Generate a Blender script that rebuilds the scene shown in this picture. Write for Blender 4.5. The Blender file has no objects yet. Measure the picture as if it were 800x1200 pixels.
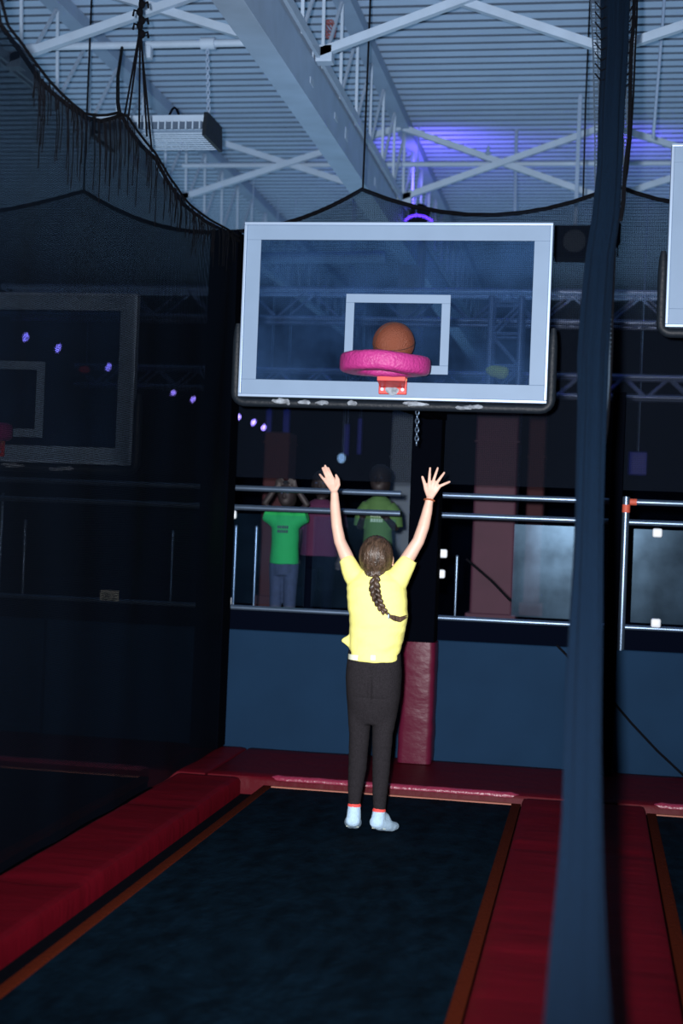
import bpy, bmesh, math, random
from mathutils import Vector, Matrix, noise
random.seed(7)
V = Vector
C = bpy.context.scene.collection
sc = bpy.context.scene

# ------------------------------------------------------------------ camera
F, YAW, PITCH, ROLL, H = 1670.5, 0.17607, 0.00834, 0.03976, 1.4
FW = V((-math.sin(YAW)*math.cos(PITCH), math.cos(YAW)*math.cos(PITCH), math.sin(PITCH)))
RT = V((math.cos(YAW), math.sin(YAW), 0)); UP = RT.cross(FW)
def at(x, y, X=None, Y=None, Z=None):
    """a point of the photograph taken to a world plane"""
    dx, dy = x-400, y-600
    c, s = math.cos(ROLL), math.sin(ROLL)
    a, b = dx*c+dy*s, -dx*s+dy*c
    d = FW + RT*(a/F) - UP*(b/F)
    o = V((0, 0, H))
    t = (X-o.x)/d.x if X is not None else (Y-o.y)/d.y if Y is not None else (Z-o.z)/d.z
    return o + d*t
cam = bpy.data.cameras.new('camera'); co = bpy.data.objects.new('camera', cam); C.objects.link(co)
cam.sensor_fit = 'VERTICAL'; cam.sensor_height = 36; cam.lens = F/1200*36
c_, s_ = math.cos(ROLL), math.sin(ROLL)
R_ = RT*c_+UP*s_; U_ = -RT*s_+UP*c_
co.matrix_world = Matrix(((R_.x, U_.x, -FW.x, 0), (R_.y, U_.y, -FW.y, 0), (R_.z, U_.z, -FW.z, H), (0, 0, 0, 1)))
cam.dof.use_dof = True; cam.dof.focus_distance = 6.75; cam.dof.aperture_fstop = 2.0
cam.clip_end = 200
sc.camera = co

# ------------------------------------------------------------------ materials
def mat(name, col, rough=.6, metal=0, spec=.5, var=0, scale=20, bump=0, bscale=30, stretch=(1, 1, 1), emit=None, es=0, coat=0):
    m = bpy.data.materials.new(name); m.use_nodes = True
    nt = m.node_tree; b = nt.nodes['Principled BSDF']
    b.inputs['Base Color'].default_value = (*col, 1); b.inputs['Roughness'].default_value = rough
    b.inputs['Metallic'].default_value = metal; b.inputs['Specular IOR Level'].default_value = spec
    b.inputs['Coat Weight'].default_value = coat
    if emit: b.inputs['Emission Color'].default_value = (*emit, 1); b.inputs['Emission Strength'].default_value = es
    if var or bump:
        tc = nt.nodes.new('ShaderNodeTexCoord'); mp = nt.nodes.new('ShaderNodeMapping')
        mp.inputs['Scale'].default_value = stretch; nt.links.new(tc.outputs['Object'], mp.inputs['Vector'])
    if var:
        n = nt.nodes.new('ShaderNodeTexNoise'); n.inputs['Scale'].default_value = scale; n.inputs['Detail'].default_value = 5
        nt.links.new(mp.outputs[0], n.inputs['Vector'])
        r = nt.nodes.new('ShaderNodeValToRGB'); r.color_ramp.elements[0].position = .3; r.color_ramp.elements[1].position = .7
        r.color_ramp.elements[0].color = (*[max(0, k*(1-var)) for k in col], 1)
        r.color_ramp.elements[1].color = (*[min(1, k*(1+var)) for k in col], 1)
        nt.links.new(n.outputs[0], r.inputs[0]); nt.links.new(r.outputs[0], b.inputs['Base Color'])
    if bump:
        n = nt.nodes.new('ShaderNodeTexNoise'); n.inputs['Scale'].default_value = bscale; n.inputs['Detail'].default_value = 4
        nt.links.new(mp.outputs[0], n.inputs['Vector'])
        bp = nt.nodes.new('ShaderNodeBump'); bp.inputs['Strength'].default_value = bump; bp.inputs['Distance'].default_value = .02
        nt.links.new(n.outputs[0], bp.inputs['Height']); nt.links.new(bp.outputs[0], b.inputs['Normal'])
    return m
def netmat(name, col, cell, cord):
    m = bpy.data.materials.new(name); m.use_nodes = True; nt = m.node_tree; N = nt.nodes; L = nt.links
    b = N['Principled BSDF']; b.inputs['Base Color'].default_value = (*col, 1); b.inputs['Roughness'].default_value = .7
    b.inputs['Specular IOR Level'].default_value = .06
    uv = N.new('ShaderNodeUVMap'); sp = N.new('ShaderNodeSeparateXYZ'); L.new(uv.outputs[0], sp.inputs[0])
    def mth(op, a, v):
        q = N.new('ShaderNodeMath'); q.operation = op; L.new(a, q.inputs[0])
        if isinstance(v, float): q.inputs[1].default_value = v
        else: L.new(v, q.inputs[1])
        return q.outputs[0]
    e = []
    for k in ('X', 'Y'):
        f = mth('FRACT', mth('DIVIDE', sp.outputs[k], float(cell)), 0.0)
        e.append(mth('LESS_THAN', f, float(cord/cell)))
    a = mth('MAXIMUM', e[0], e[1])
    t = N.new('ShaderNodeBsdfTransparent'); mx = N.new('ShaderNodeMixShader')
    L.new(a, mx.inputs[0]); L.new(t.outputs[0], mx.inputs[1]); L.new(b.outputs[0], mx.inputs[2])
    L.new(mx.outputs[0], N['Material Output'].inputs[0])
    return m
def glassmat(name, tint, dust, dustcol, rough, refl=.06, blotch=False):
    m = bpy.data.materials.new(name); m.use_nodes = True; nt = m.node_tree; N = nt.nodes; L = nt.links
    N.remove(N['Principled BSDF'])
    t = N.new('ShaderNodeBsdfTransparent'); t.inputs[0].default_value = (*tint, 1)
    d = N.new('ShaderNodeBsdfDiffuse'); d.inputs[0].default_value = (*dustcol, 1)
    g = N.new('ShaderNodeBsdfGlossy'); g.inputs['Roughness'].default_value = rough; g.inputs[0].default_value = (.45, .72, 1, 1)
    m1 = N.new('ShaderNodeMixShader'); m1.inputs[0].default_value = dust
    L.new(t.outputs[0], m1.inputs[1]); L.new(d.outputs[0], m1.inputs[2])
    if blotch:
        tc = N.new('ShaderNodeTexCoord'); n = N.new('ShaderNodeTexNoise'); n.inputs['Scale'].default_value = 4; n.inputs['Detail'].default_value = 6
        L.new(tc.outputs['Object'], n.inputs['Vector'])
        mr = N.new('ShaderNodeMapRange'); mr.inputs[1].default_value = .3; mr.inputs[2].default_value = .75
        mr.inputs[3].default_value = dust*.3; mr.inputs[4].default_value = dust*1.9
        L.new(n.outputs[0], mr.inputs[0]); L.new(mr.outputs[0], m1.inputs[0])
    m2 = N.new('ShaderNodeMixShader'); m2.inputs[0].default_value = refl
    if blotch:
        mq = N.new('ShaderNodeMapRange'); mq.inputs[1].default_value = .3; mq.inputs[2].default_value = .7
        mq.inputs[3].default_value = refl*.45; mq.inputs[4].default_value = refl*1.5
        L.new(n.outputs[0], mq.inputs[0]); L.new(mq.outputs[0], m2.inputs[0])
    L.new(m1.outputs[0], m2.inputs[1]); L.new(g.outputs[0], m2.inputs[2])
    L.new(m2.outputs[0], N['Material Output'].inputs[0])
    return m
M = dict(
 deck=mat('deck_paint', (.35, .48, .67), .75, var=.06, scale=3),
 dark_recess=mat('dark_recess_tone', (.05, .08, .13), .9),  # groove shade of the deck as a dark colour, also on lamp parts
 steel=mat('painted_steel', (.30, .40, .53), .5, var=.08, scale=6),
 beam=mat('beam_paint', (.24, .345, .50), .55, var=.1, scale=5),
 chord=mat('chord_paint', (.20, .29, .43), .6, var=.08, scale=4),
 black=mat('black_steel', (.0008, .0014, .0035), .9, spec=.02),
 rope=mat('black_rope', (.0015, .002, .004), .9, spec=.1),
 rubber=mat('black_padding', (.006, .010, .016), .55, spec=.25, bump=.2, bscale=40),
 red=mat('red_vinyl', (.105, .0022, .008), .62, spec=.06, bump=.25, bscale=5, stretch=(1, 3, 1), var=.12, scale=3),
 redback=mat('red_vinyl_end', (.075, .0020, .007), .5, spec=.1, bump=.35, bscale=9),
 redpost=mat('maroon_vinyl', (.085, .007, .024), .38, spec=.16, bump=.35, bscale=7, stretch=(1, 1, 1.6)),
 maroon=mat('maroon_column', (.060, .015, .036), .7, var=.15, scale=4),
 orange=mat('orange_webbing', (.085, .013, .005), .9, spec=.04, bump=.3, bscale=80),
 lip=mat('lip_webbing', (.36, .13, .09), .7),
 mat=mat('trampoline_weave', (.0020, .0085, .0170), .9, spec=.03, var=.45, scale=14, bump=.35, bscale=30, stretch=(1, .5, 1)),
 floor=mat('dark_floor', (.0022, .003, .006), .9, spec=.03, var=.2),
 navy=mat('navy_wall', (.0078, .0275, .064), .75, spec=.06, var=.08, scale=3, bump=.1, bscale=5),
 fascia=mat('black_fascia', (.0010, .0022, .007), .9, spec=.02),
 hall=mat('hall_wall', (.0022, .005, .014), .9, spec=.02, var=.3, scale=2),
 rail=mat('galvanised_rail', (.13, .19, .28), .34, metal=.75, var=.1, scale=10),
 white=mat('white_board_paint', (.170, .245, .355), .5, spec=.2, var=.04, scale=6),
 alu=mat('aluminium_frame', (.30, .40, .55), .35, metal=.3),
 pink=mat('pink_foam', (.38, .032, .19), .45, spec=.35, bump=.4, bscale=80, var=.08, scale=30),
 rimred=mat('red_rim_paint', (.55, .018, .010), .4, var=.2, scale=25),
 rimpeel=mat('bare_patch', (.55, .20, .08), .6, var=.3, scale=60),
 peel=mat('peeled_white', (.20, .23, .27), .8, var=.5, scale=40),
 ball=mat('basketball_rubber', (.155, .038, .016), .6, bump=.5, bscale=220),
 seam=mat('ball_seam', (.02, .012, .01), .7),
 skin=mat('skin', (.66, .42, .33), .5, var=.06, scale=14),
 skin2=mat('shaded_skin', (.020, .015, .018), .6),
 hair=mat('brown_hair', (.062, .038, .025), .36, var=.75, scale=26, stretch=(3, 3, .35), bump=.4, bscale=40),
 hair2=mat('dark_hair', (.012, .010, .010), .5),
 shirt=mat('yellow_cotton', (.92, .87, .255), .85, bump=.12, bscale=60),
 under=mat('white_cotton', (.75, .80, .62), .8),
 legging=mat('charcoal_knit', (.016, .0145, .0175), .95, spec=.12, var=.45, scale=260, bump=.1, bscale=200),
 sock=mat('pale_blue_knit', (.42, .60, .78), .9, var=.08, scale=90, bump=.3, bscale=160),
 sole=mat('sole_dots', (.42, .50, .52), .7, var=.5, scale=110),
 band=mat('red_band', (.72, .07, .06), .8),
 bead=mat('brown_beads', (.30, .085, .035), .4, var=.4, scale=90),
 tag=mat('reflective_tag', (1, 1, 1), .3),
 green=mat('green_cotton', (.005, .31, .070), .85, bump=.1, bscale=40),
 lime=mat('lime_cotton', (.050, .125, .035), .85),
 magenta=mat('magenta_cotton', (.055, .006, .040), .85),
 jeans=mat('dark_denim', (.022, .034, .075), .85, var=.2, scale=30),
 ink=mat('dark_print', (.012, .045, .05), .7), inkw=mat('pale_print', (.30, .42, .30), .7),
 truss=mat('truss_aluminium', (.26, .33, .52), .4, metal=.3),
 curtain=mat('gathered_mesh', (.0022, .0105, .027), .85, spec=.08, bump=.7, bscale=220, var=.3, scale=300),
 net=netmat('black_netting', (.0012, .0032, .0075), .0072, .0039),
 netback=netmat('black_back_netting', (.0025, .006, .014), .009, .0027),
 netcoarse=netmat('coarse_netting', (.05, .075, .11), .019, .006),
 glass=glassmat('board_glass', (.78, .87, .95), .028, (.14, .34, .80), .08, .03, True),
 plexi=glassmat('scuffed_plexiglass', (.90, .94, .98), .006, (.12, .35, .7), .21, .0030, True),
 led=mat('led_glow', (.1, .1, .2), .5, emit=(.30, .22, 1.0), es=9),
 ledblue=mat('blue_strip_glow', (.0, .0, .05), .5, emit=(.005, .012, .20), es=.38),
 uv=mat('violet_lens', (.1, .05, .3), .5, emit=(.10, .03, 1.0), es=5),
 spotw=mat('white_lamp_lens', (.5, .6, .8), .5, emit=(.25, .5, .9), es=1.0),
 redlamp=mat('red_lamp_lens', (.3, .02, .02), .5, emit=(.6, .03, .05), es=.25),
 clamp=mat('bright_clamp', (.85, .9, .95), .3),
 paper=mat('printed_notice', (.55, .52, .42), .8, var=.5, scale=120),
 redwire=mat('red_wire', (.16, .045, .05), .6),
 yellow=mat('yellow_resin', (.85, .85, .13), .6),
 pvc=mat('orange_tape', (.55, .09, .05), .6),
)
# ------------------------------------------------------------------ mesh builder
class MB:
    def __init__(s): s.v = []; s.f = []; s.mi = []; s.uv = None
    def add(s, vs, fs, mi=0):
        o = len(s.v); s.v += [V(p) for p in vs]; s.f += [tuple(i+o for i in f) for f in fs]; s.mi += [mi]*len(fs); return s
    def box(s, lo, hi, bev=0, mi=0):
        bm = bmesh.new(); bmesh.ops.create_cube(bm, size=1)
        lo, hi = V(lo), V(hi)
        for v in bm.verts: v.co = V([(lo[i]+hi[i])/2 + v.co[i]*(hi[i]-lo[i]) for i in range(3)])
        if bev: bmesh.ops.bevel(bm, geom=list(bm.edges), offset=bev, segments=3, affect='EDGES', profile=.5)
        bm.verts.ensure_lookup_table(); s.add([v.co.copy() for v in bm.verts], [[v.index for v in f.verts] for f in bm.faces], mi); bm.free(); return s
    def rings(s, R, cap=True, mi=0):
        n = len(R[0]); vs = [p for r in R for p in r]; fs = []
        for i in range(len(R)-1):
            for k in range(n):
                a, b = i*n+k, i*n+(k+1) % n
                fs.append((a, b, b+n, a+n))
        if cap:
            fs.append(tuple(range(n-1, -1, -1))); fs.append(tuple((len(R)-1)*n+k for k in range(n)))
        return s.add(vs, fs, mi)
    def tube(s, pts, r, n=10, mi=0, closed=False, flat=1):
        pts = [V(p) for p in pts]
        rr = r if isinstance(r, (list, tuple)) else [r]*len(pts)
        R = []; up = None
        for i, p in enumerate(pts):
            if closed: t = pts[(i+1) % len(pts)]-pts[i-1]
            else: t = pts[min(i+1, len(pts)-1)]-pts[max(i-1, 0)]
            t.normalize()
            if up is None: up = t.orthogonal().normalized() if abs(t.z) > .9 else V((0, 0, 1))
            a = t.cross(up); 
            if a.length < 1e-6: a = t.orthogonal()
            a.normalize(); b = a.cross(t).normalized()
            if abs(t.z) > .9: up = b
            R.append([p+a*math.cos(2*math.pi*k/n)*rr[i]+b*math.sin(2*math.pi*k/n)*rr[i]*flat for k in range(n)])
        if closed: R.append(R[0]); return s.rings(R, False, mi)
        return s.rings(R, True, mi)
    def bar(s, a, b, w, h=None, mi=0):
        """square section bar"""
        a, b = V(a), V(b); h = h or w; t = (b-a).normalized()
        up = V((0, 0, 1)) if abs(t.z) < .95 else V((0, 1, 0))
        x = t.cross(up).normalized()*(w/2); y = x.cross(t).normalized()*(h/2)
        return s.rings([[p-x-y, p+x-y, p+x+y, p-x+y] for p in (a, b)], True, mi)
    def ell(s, c, r, n=16, m=10, mi=0, rot=None):
        R = []; c = V(c)
        for i in range(m+1):
            th = math.pi*max(.02, min(.98, i/m)) if 0 else math.pi*(i+.0)/m
            th = min(max(th, .02), math.pi-.02)
            ring = []
            for k in range(n):
                p = V((r[0]*math.sin(th)*math.cos(2*math.pi*k/n), r[1]*math.sin(th)*math.sin(2*math.pi*k/n), -r[2]*math.cos(th)))
                ring.append(c+(rot @ p if rot else p))
            R.append(ring)
        return s.rings(R, True, mi)
    def limb(s, pts, rad, n=16):
        """rounded, tapering limb"""
        pts = [V(p) for p in pts]; 
        t0 = (pts[1]-pts[0]).normalized(); t1 = (pts[-1]-pts[-2]).normalized()
        P = []; Rr = []
        for k in (.0, .35, .7): P.append(pts[0]-t0*rad[0]*(1-k)*.98); Rr.append(rad[0]*math.sqrt(max(.03, 1-(1-k)**2)))
        for i in range(len(pts)-1):
            for q in range(3):
                u = q/3; P.append(pts[i].lerp(pts[i+1], u)); Rr.append(rad[i]+(rad[i+1]-rad[i])*(u*u*(3-2*u)))
        P.append(pts[-1]); Rr.append(rad[-1])
        for k in (.3, .65, 1.0): P.append(pts[-1]+t1*rad[-1]*k*.98); Rr.append(rad[-1]*math.sqrt(max(.03, 1-k*k)))
        return s.tube(P, Rr, n)
    def build(s, name, m, parent=None, smooth=True, angle=40):
        me = bpy.data.meshes.new(name)
        off = parent.matrix_world.translation if parent is not None else V((0, 0, 0))
        q = parent
        if parent is not None:
            off = V((0, 0, 0)); q = parent
            while q is not None: off += q.location; q = q.parent
        me.from_pydata([tuple(p-off) for p in s.v], [], s.f)
        ms = m if isinstance(m, list) else [m]
        for k in ms: me.materials.append(k)
        for p, i in zip(me.polygons, s.mi): p.material_index = i
        bm = bmesh.new(); bm.from_mesh(me); bmesh.ops.recalc_face_normals(bm, faces=bm.faces); bm.to_mesh(me); bm.free()
        if s.uv:
            ul = me.uv_layers.new(name='UVMap')
            for lp in me.loops: ul.data[lp.index].uv = s.uv[lp.vertex_index]
        if smooth: me.shade_smooth(); me.set_sharp_from_angle(angle=math.radians(angle))
        o = bpy.data.objects.new(name, me); C.objects.link(o)
        if parent is not None: o.parent = parent
        return o
def remesh(o, vox, it=4, fac=.5, disp=None):
    md = o.modifiers.new('r', 'REMESH'); md.mode = 'VOXEL'; md.voxel_size = vox
    sm = o.modifiers.new('s', 'SMOOTH'); sm.iterations = it; sm.factor = fac
    dg = bpy.context.evaluated_depsgraph_get(); dg.update()
    me = bpy.data.meshes.new_from_object(o.evaluated_get(dg)); mats = list(o.data.materials)
    o.modifiers.clear(); o.data = me; me.materials.clear()
    for k in mats: me.materials.append(k)
    if disp:
        ns = [v.normal.copy() for v in me.vertices]
        for v, n in zip(me.vertices, ns): v.co += n*disp(v.co)
    me.shade_smooth()
    return o
def tag(o, label, cat, group=None, kind=None):
    o['label'] = label; o['category'] = cat
    if group: o['group'] = group
    if kind: o['kind'] = kind
    return o
def struct(o): o['kind'] = 'structure'; return o
def empty(name, loc, label, cat, group=None):
    o = bpy.data.objects.new(name, None); C.objects.link(o); o.location = loc; o.empty_display_size = .1
    return tag(o, label, cat, group)
def copy_tree(o, parent=None):
    c = o.copy(); C.objects.link(c)
    if parent is not None: c.parent = parent
    for ch in list(o.children): copy_tree(ch, c)
    return c

# ------------------------------------------------------------------ layout numbers (metres)
PITCH_X = 1.983
XL, XR, YM, YW = -1.667, -.324, 7.37, 8.30
XN = -2.114
Y0 = 1.2            # near end of the lanes
# ------------------------------------------------------------------ shell
struct(MB().box((-9, 0, -.25), (6, 24, -.05)).build('floor', M['floor'], smooth=False))
struct(MB().box((-6.2, YW+.16, .54), (4.2, 16, .66)).build('floor_walkway', M['fascia'], smooth=False))
struct(MB().box((-9.2, 24, -.05), (6.2, 24.2, 5.1)).build('wall_back', M['hall'], smooth=False))
struct(MB().box((-9.2, 2, -.05), (-9, 24, 5.1)).build('wall_left', M['hall'], smooth=False))
struct(MB().box((6, 2, -.05), (6.2, 24, 5.1)).build('wall_right', M['hall'], smooth=False))
# roof deck: flat ribs, shade of the grooves put into a darker colour
ZD = 4.9; d = MB()
y = 5.0; P = .150
while y < 24:
    y1 = y+P*.70
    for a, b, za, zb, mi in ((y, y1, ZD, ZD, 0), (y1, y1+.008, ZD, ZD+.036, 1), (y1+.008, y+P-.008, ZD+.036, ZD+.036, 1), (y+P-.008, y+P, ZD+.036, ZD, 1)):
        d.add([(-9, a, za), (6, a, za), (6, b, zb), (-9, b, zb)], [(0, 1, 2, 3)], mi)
    y += P
d.add([(-9, 5, ZD+.1), (6, 5, ZD+.1), (6, 24, ZD+.1), (-9, 24, ZD+.1)], [(0, 1, 2, 3)], 0)
struct(d.build('ceiling', [M['deck'], M['dark_recess']], smooth=False))
# low navy wall under the railing
w = MB()
for x0, x1 in ((-6.0, -3.3), (-3.285, -1.12), (-1.105, .075), (.09, 4)):
    w.box((x0, YW, -.05), (x1, YW+.14, .745), .012)
struct(w.build('wall_low', M['navy'], smooth=False))
struct(MB().box((-6.0, YW+.02, .745), (4, YW+.16, .86)).build('trim_1', M['fascia'], smooth=False))

# ------------------------------------------------------------------ trampolines and pads
def trampoline(i, label):
    x0, x1 = XL+i*PITCH_X, XR+i*PITCH_X
    r = empty('trampoline', ((x0+x1)/2, (Y0+YM)/2, -.05), label, 'trampoline', 'trampoline beds of the lanes')
    g = MB(); nx, ny = 16, 60
    vs = []; 
    for j in range(ny+1):
        for k in range(nx+1):
            u, v = k/nx, j/ny
            p = V((x0+(x1-x0)*u, Y0+(YM-Y0)*v, 0))
            p.z = -.004*math.sin(math.pi*u)*math.sin(math.pi*v) + .0015*noise.noise(p*5)
            vs.append(p)
    fs = [(j*(nx+1)+k, j*(nx+1)+k+1, (j+1)*(nx+1)+k+1, (j+1)*(nx+1)+k) for j in range(ny) for k in range(nx)]
    n = len(vs); vs += [p+V((0, 0, -.012)) for p in vs]
    fs += [tuple(q+n for q in reversed(f)) for f in fs]
    g.add(vs, fs).build('jumping_mat', M['mat'], r)
    wb = .042
    e = MB().box((x0-.005, Y0, -.02), (x0+wb, YM, .004), .003)
    e.build('edge_webbing', M['orange'], r)
    MB().box((x1-wb, Y0, -.02), (x1+.005, YM, .004), .003).build('edge_webbing', M['orange'], r)
    MB().box((x0+wb, YM-.03, -.02), (x1-wb, YM-.002, .006), .003).build('edge_webbing', M['lip'], r)
    MB().box((x0, Y0, -.05), (x1, YM-.002, -.0225)).build('bed_frame', M['black'], r, smooth=False)
trampoline(0, 'middle trampoline bed with dark woven mat under the girl in yellow')
trampoline(-1, 'left trampoline bed seen dimly through the black divider net')
trampoline(1, 'right trampoline bed cut by the right edge of the picture')

def padmesh(x0, x1, y0, y1, top, bev=.03, dx=.06, wr=.006, seams=()):
    """soft vinyl pad, rounded on the edges, wrinkled on top"""
    g = MB(); xs = [x0+(x1-x0)*k/10 for k in range(11)]; n = max(4, int((y1-y0)/dx)); ys = [y0+(y1-y0)*k/n for k in range(n+1)]
    xs = [x0, x0+bev*.3, x0+bev]+xs[1:-1]+[x1-bev, x1-bev*.3, x1]
    ys = [y0, y0+bev*.3, y0+bev]+ys[1:-1]+[y1-bev, y1-bev*.3, y1]
    def z(x, y):
        e = min(x-x0, x1-x, y-y0, y1-y); q = min(1, e/bev); h = top-(bev*.9)*(1-math.sqrt(max(0, 1-(1-q)**2)))
        h += wr*noise.noise(V((x*2+y, y*4, 1)))*q + wr*.5*max(0, noise.noise(V((x*3+y*2, y*9, 4)))-.15)*2*q
        for s in seams: h -= .012*math.exp(-((y-s)/.02)**2)*q
        return h
    nx = len(xs)
    vs = [V((x, y, z(x, y))) for y in ys for x in xs]
    fs = [(j*nx+k, j*nx+k+1, (j+1)*nx+k+1, (j+1)*nx+k) for j in range(len(ys)-1) for k in range(nx-1)]
    o = len(vs); vs += [V((p.x, p.y, -.05)) for p in vs]
    fs += [tuple(q+o for q in reversed(f)) for f in fs]
    per = [k for k in range(nx)]+[j*nx+nx-1 for j in range(1, len(ys))]+[(len(ys)-1)*nx+k for k in range(nx-2, -1, -1)]+[j*nx for j in range(len(ys)-2, 0, -1)]
    for a, b in zip(per, per[1:]+per[:1]): fs.append((a, a+o, b+o, b))
    return g.add(vs, fs)
o = padmesh(XR+.012, XR+.64-.012, Y0, YM-.02, .045, seams=(2.9, 4.6, 6.2)).build('lane_pad', M['red'])
tag(o, 'long red vinyl pad running under the gathered net right of the middle trampoline', 'floor pad', 'red pads along the lanes')
o = padmesh(XN-.03, XL-.125, Y0, YM-.02, .045, seams=(3.2, 5.0, 6.5)).build('lane_pad', M['red'])
tag(o, 'long red vinyl pad along the left edge of the middle trampoline by the net', 'floor pad', 'red pads along the lanes')
for i, lb in ((0, 'red end pad with rolled pink edge behind the girl at the low wall'), (-1, 'red end pad against the low wall seen through the left net'), (1, 'red end pad with rolled edge right of the gathered net at the low wall')):
    a, b = XL+i*PITCH_X, XR+i*PITCH_X
    r = empty('end_pad', ((a+b)/2, (YM+YW)/2, -.05), lb, 'floor pad', 'red pads along the low wall')
    padmesh(a-.32, b+.32, YM, YW-.002, .05, dx=.1, wr=.004).build('pad_cover', M['redback'], r)
    n = 24
    MB().tube([(a+.01+(b-a+.0)*k/n, YM+.024, .036+.004*noise.noise(V((k*.7, i, 0)))) for k in range(n+1)], [.006]+[.021]*(n-1)+[.006], 12).build('rolled_edge', mat('pink_roll', (.22, .022, .055), .35, bump=.3, bscale=40) if i == 0 else bpy.data.materials['pink_roll'] if 'pink_roll' in bpy.data.materials else M['redback'], r)

# ------------------------------------------------------------------ support posts, railing
def post(px, label, red, hw=.085, zt=3.1):
    p = at(px, 800, Y=8.19)
    r = empty('support_post', (p.x, 8.19, 0), label, 'post', 'black support posts at the low wall')
    MB().box((p.x-hw, 8.10, .0535), (p.x+hw, 8.28, 2.13 if red else zt), .008).build('post_tube', M['black'], r, smooth=False)
    if red:
        g = MB(); n = 14; R = []
        for k in range(n+1):
            z = .0545+.69*k/n; e = min(1, min(k, n-k)/1.5+.6)
            ring = []
            for q in range(28):
                a = 2*math.pi*q/28; cx, sy = math.cos(a), math.sin(a)
                sq = lambda t: math.copysign(abs(t)**.3, t)
                x = p.x+sq(cx)*.098*(.93+.07*e); y = 8.185+sq(sy)*.112*(.93+.07*e)
                w_ = .007*noise.noise(V((x*9, y*9, z*14)))
                ring.append(V((x+w_, y-abs(w_), z)))
            R.append(ring)
        g.rings(R).build('post_pad', M['redpost'], r)
    return r
post(491, 'black support post with red wrinkled pad at its foot right of the girl', True)
post(246, 'black support post at the far end of the left divider net', False)
post(713, 'black support post just right of the gathered net', False, .035, 2.2)

def railing(x0, x1, label, posts, panes, clamps, rods):
    ya = YW+.05
    r = empty('railing', ((x0+x1)/2, ya, .86), label, 'railing', 'railings on the low wall')
    for nm, z, rad in (('top_rail', 1.592, .017), ('middle_rail', 1.475, .017), ('bottom_rail', .872, .016)):
        MB().tube([(x0, ya, z), (x1, ya, z)], rad, 14).build(nm, M['rail'], r)
    for x in posts:
        MB().tube([(x, ya-.025, .70 if x > 0 else .86), (x, ya-.025, 1.62)], .021, 14).build('rail_post', M['rail'], r)
        MB().tube([(x, ya-.025, 1.53), (x, ya-.025, 1.575)], .024, 14).build('tape_wrap', M['pvc'], r)
        MB().tube([(x-.06, ya, 1.592), (x+.06, ya, 1.592)], .0195, 14).build('tape_wrap', M['pvc'], r)
    for a, b in panes:
        MB().box((a, ya-.004, .90), (b, ya+.004, 1.44), .002).build('plexiglass_panel', M['plexi'], r, smooth=False)
    for x, z in clamps:
        MB().box((x-.028, ya-.022, z-.026), (x+.028, ya+.012, z+.026), .012).build('panel_clamp', M['clamp'], r)
    for x, zt in rods:
        MB().limb([(x, ya+.03, .872), (x, ya+.03, zt)], [.007, .010], 10).build('baluster', M['rail'], r)
X = lambda px, py=650: at(px, py, Y=YW+.05).x
railing(X(251), X(467), 'left railing section with two rails in front of the green shirt', [], [(X(262), X(358)), (X(366), X(462))], [(X(272, 605), 1.43), (X(266, 708), .91)], [(X(274), 1.36), (X(298), 1.36)])
railing(X(512), X(687), 'middle railing section before the maroon column', [], [(X(601), X(686))], [(X(521, 590), 1.25), (X(517, 650), 1.13), (X(686, 605), 1.10)], [(X(513), 1.235), (X(535), 1.235)])
railing(X(704), X(704)+2.3, 'right railing section with orange tape wrapped on its post', [X(731)], [(X(741), X(741)+.95), (X(741)+.98, X(704)+2.2)], [(X(769), 1.42), (X(768, 733), .905)], [])
railing(X(251)-2.5, X(240), 'railing section seen dimly through the left net', [], [(X(120), X(235))], [], [(X(-2), 1.50), (X(26), 1.34), (X(200), 1.31)])
# ------------------------------------------------------------------ basketball hoops
YB = 6.63; BW, BH = 1.464, .836; BX = -1.704; BZ = 1.991
hoop = empty('basketball_hoop', (BX+BW/2, YB, BZ), 'middle glass basketball backboard with pink foam ring and ball above it', 'basketball hoop', 'basketball hoops over the lanes')
def frame4(g, x0, x1, z0, z1, w, y0, y1, bev=.002):
    g.box((x0, y0, z0), (x1, y1, z0+w), bev); g.box((x0, y0, z1-w), (x1, y1, z1), bev)
    g.box((x0, y0, z0+w), (x0+w, y1, z1-w), bev); g.box((x1-w, y0, z0+w), (x1, y1, z1-w), bev); return g
frame4(MB(), BX, BX+BW, BZ, BZ+BH, .014, YB-.012, YB+.035, .003).build('metal_frame', M['alu'], hoop, smooth=False)
frame4(MB(), BX+.014, BX+BW-.014, BZ+.014, BZ+BH-.014, .070, YB-.006, YB+.002).build('white_border', M['white'], hoop, smooth=False)
MB().box((BX+.05, YB+.003, BZ+.05), (BX+BW-.05, YB+.013, BZ+BH-.05)).build('glass_panel', M['glass'], hoop, smooth=False)
q0 = at(403, 425, Y=YB); q1 = at(527, 345, Y=YB)
sx0 = at(404, 390, Y=YB).x; sx1 = at(526.5, 390, Y=YB).x; sz1 = at(465, 345, Y=YB).z; sz0 = at(465, 438, Y=YB).z
frame4(MB(), sx0, sx1, sz0, sz1, .041, YB-.005, YB+.002).build('target_square', M['white'], hoop, smooth=False)
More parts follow.
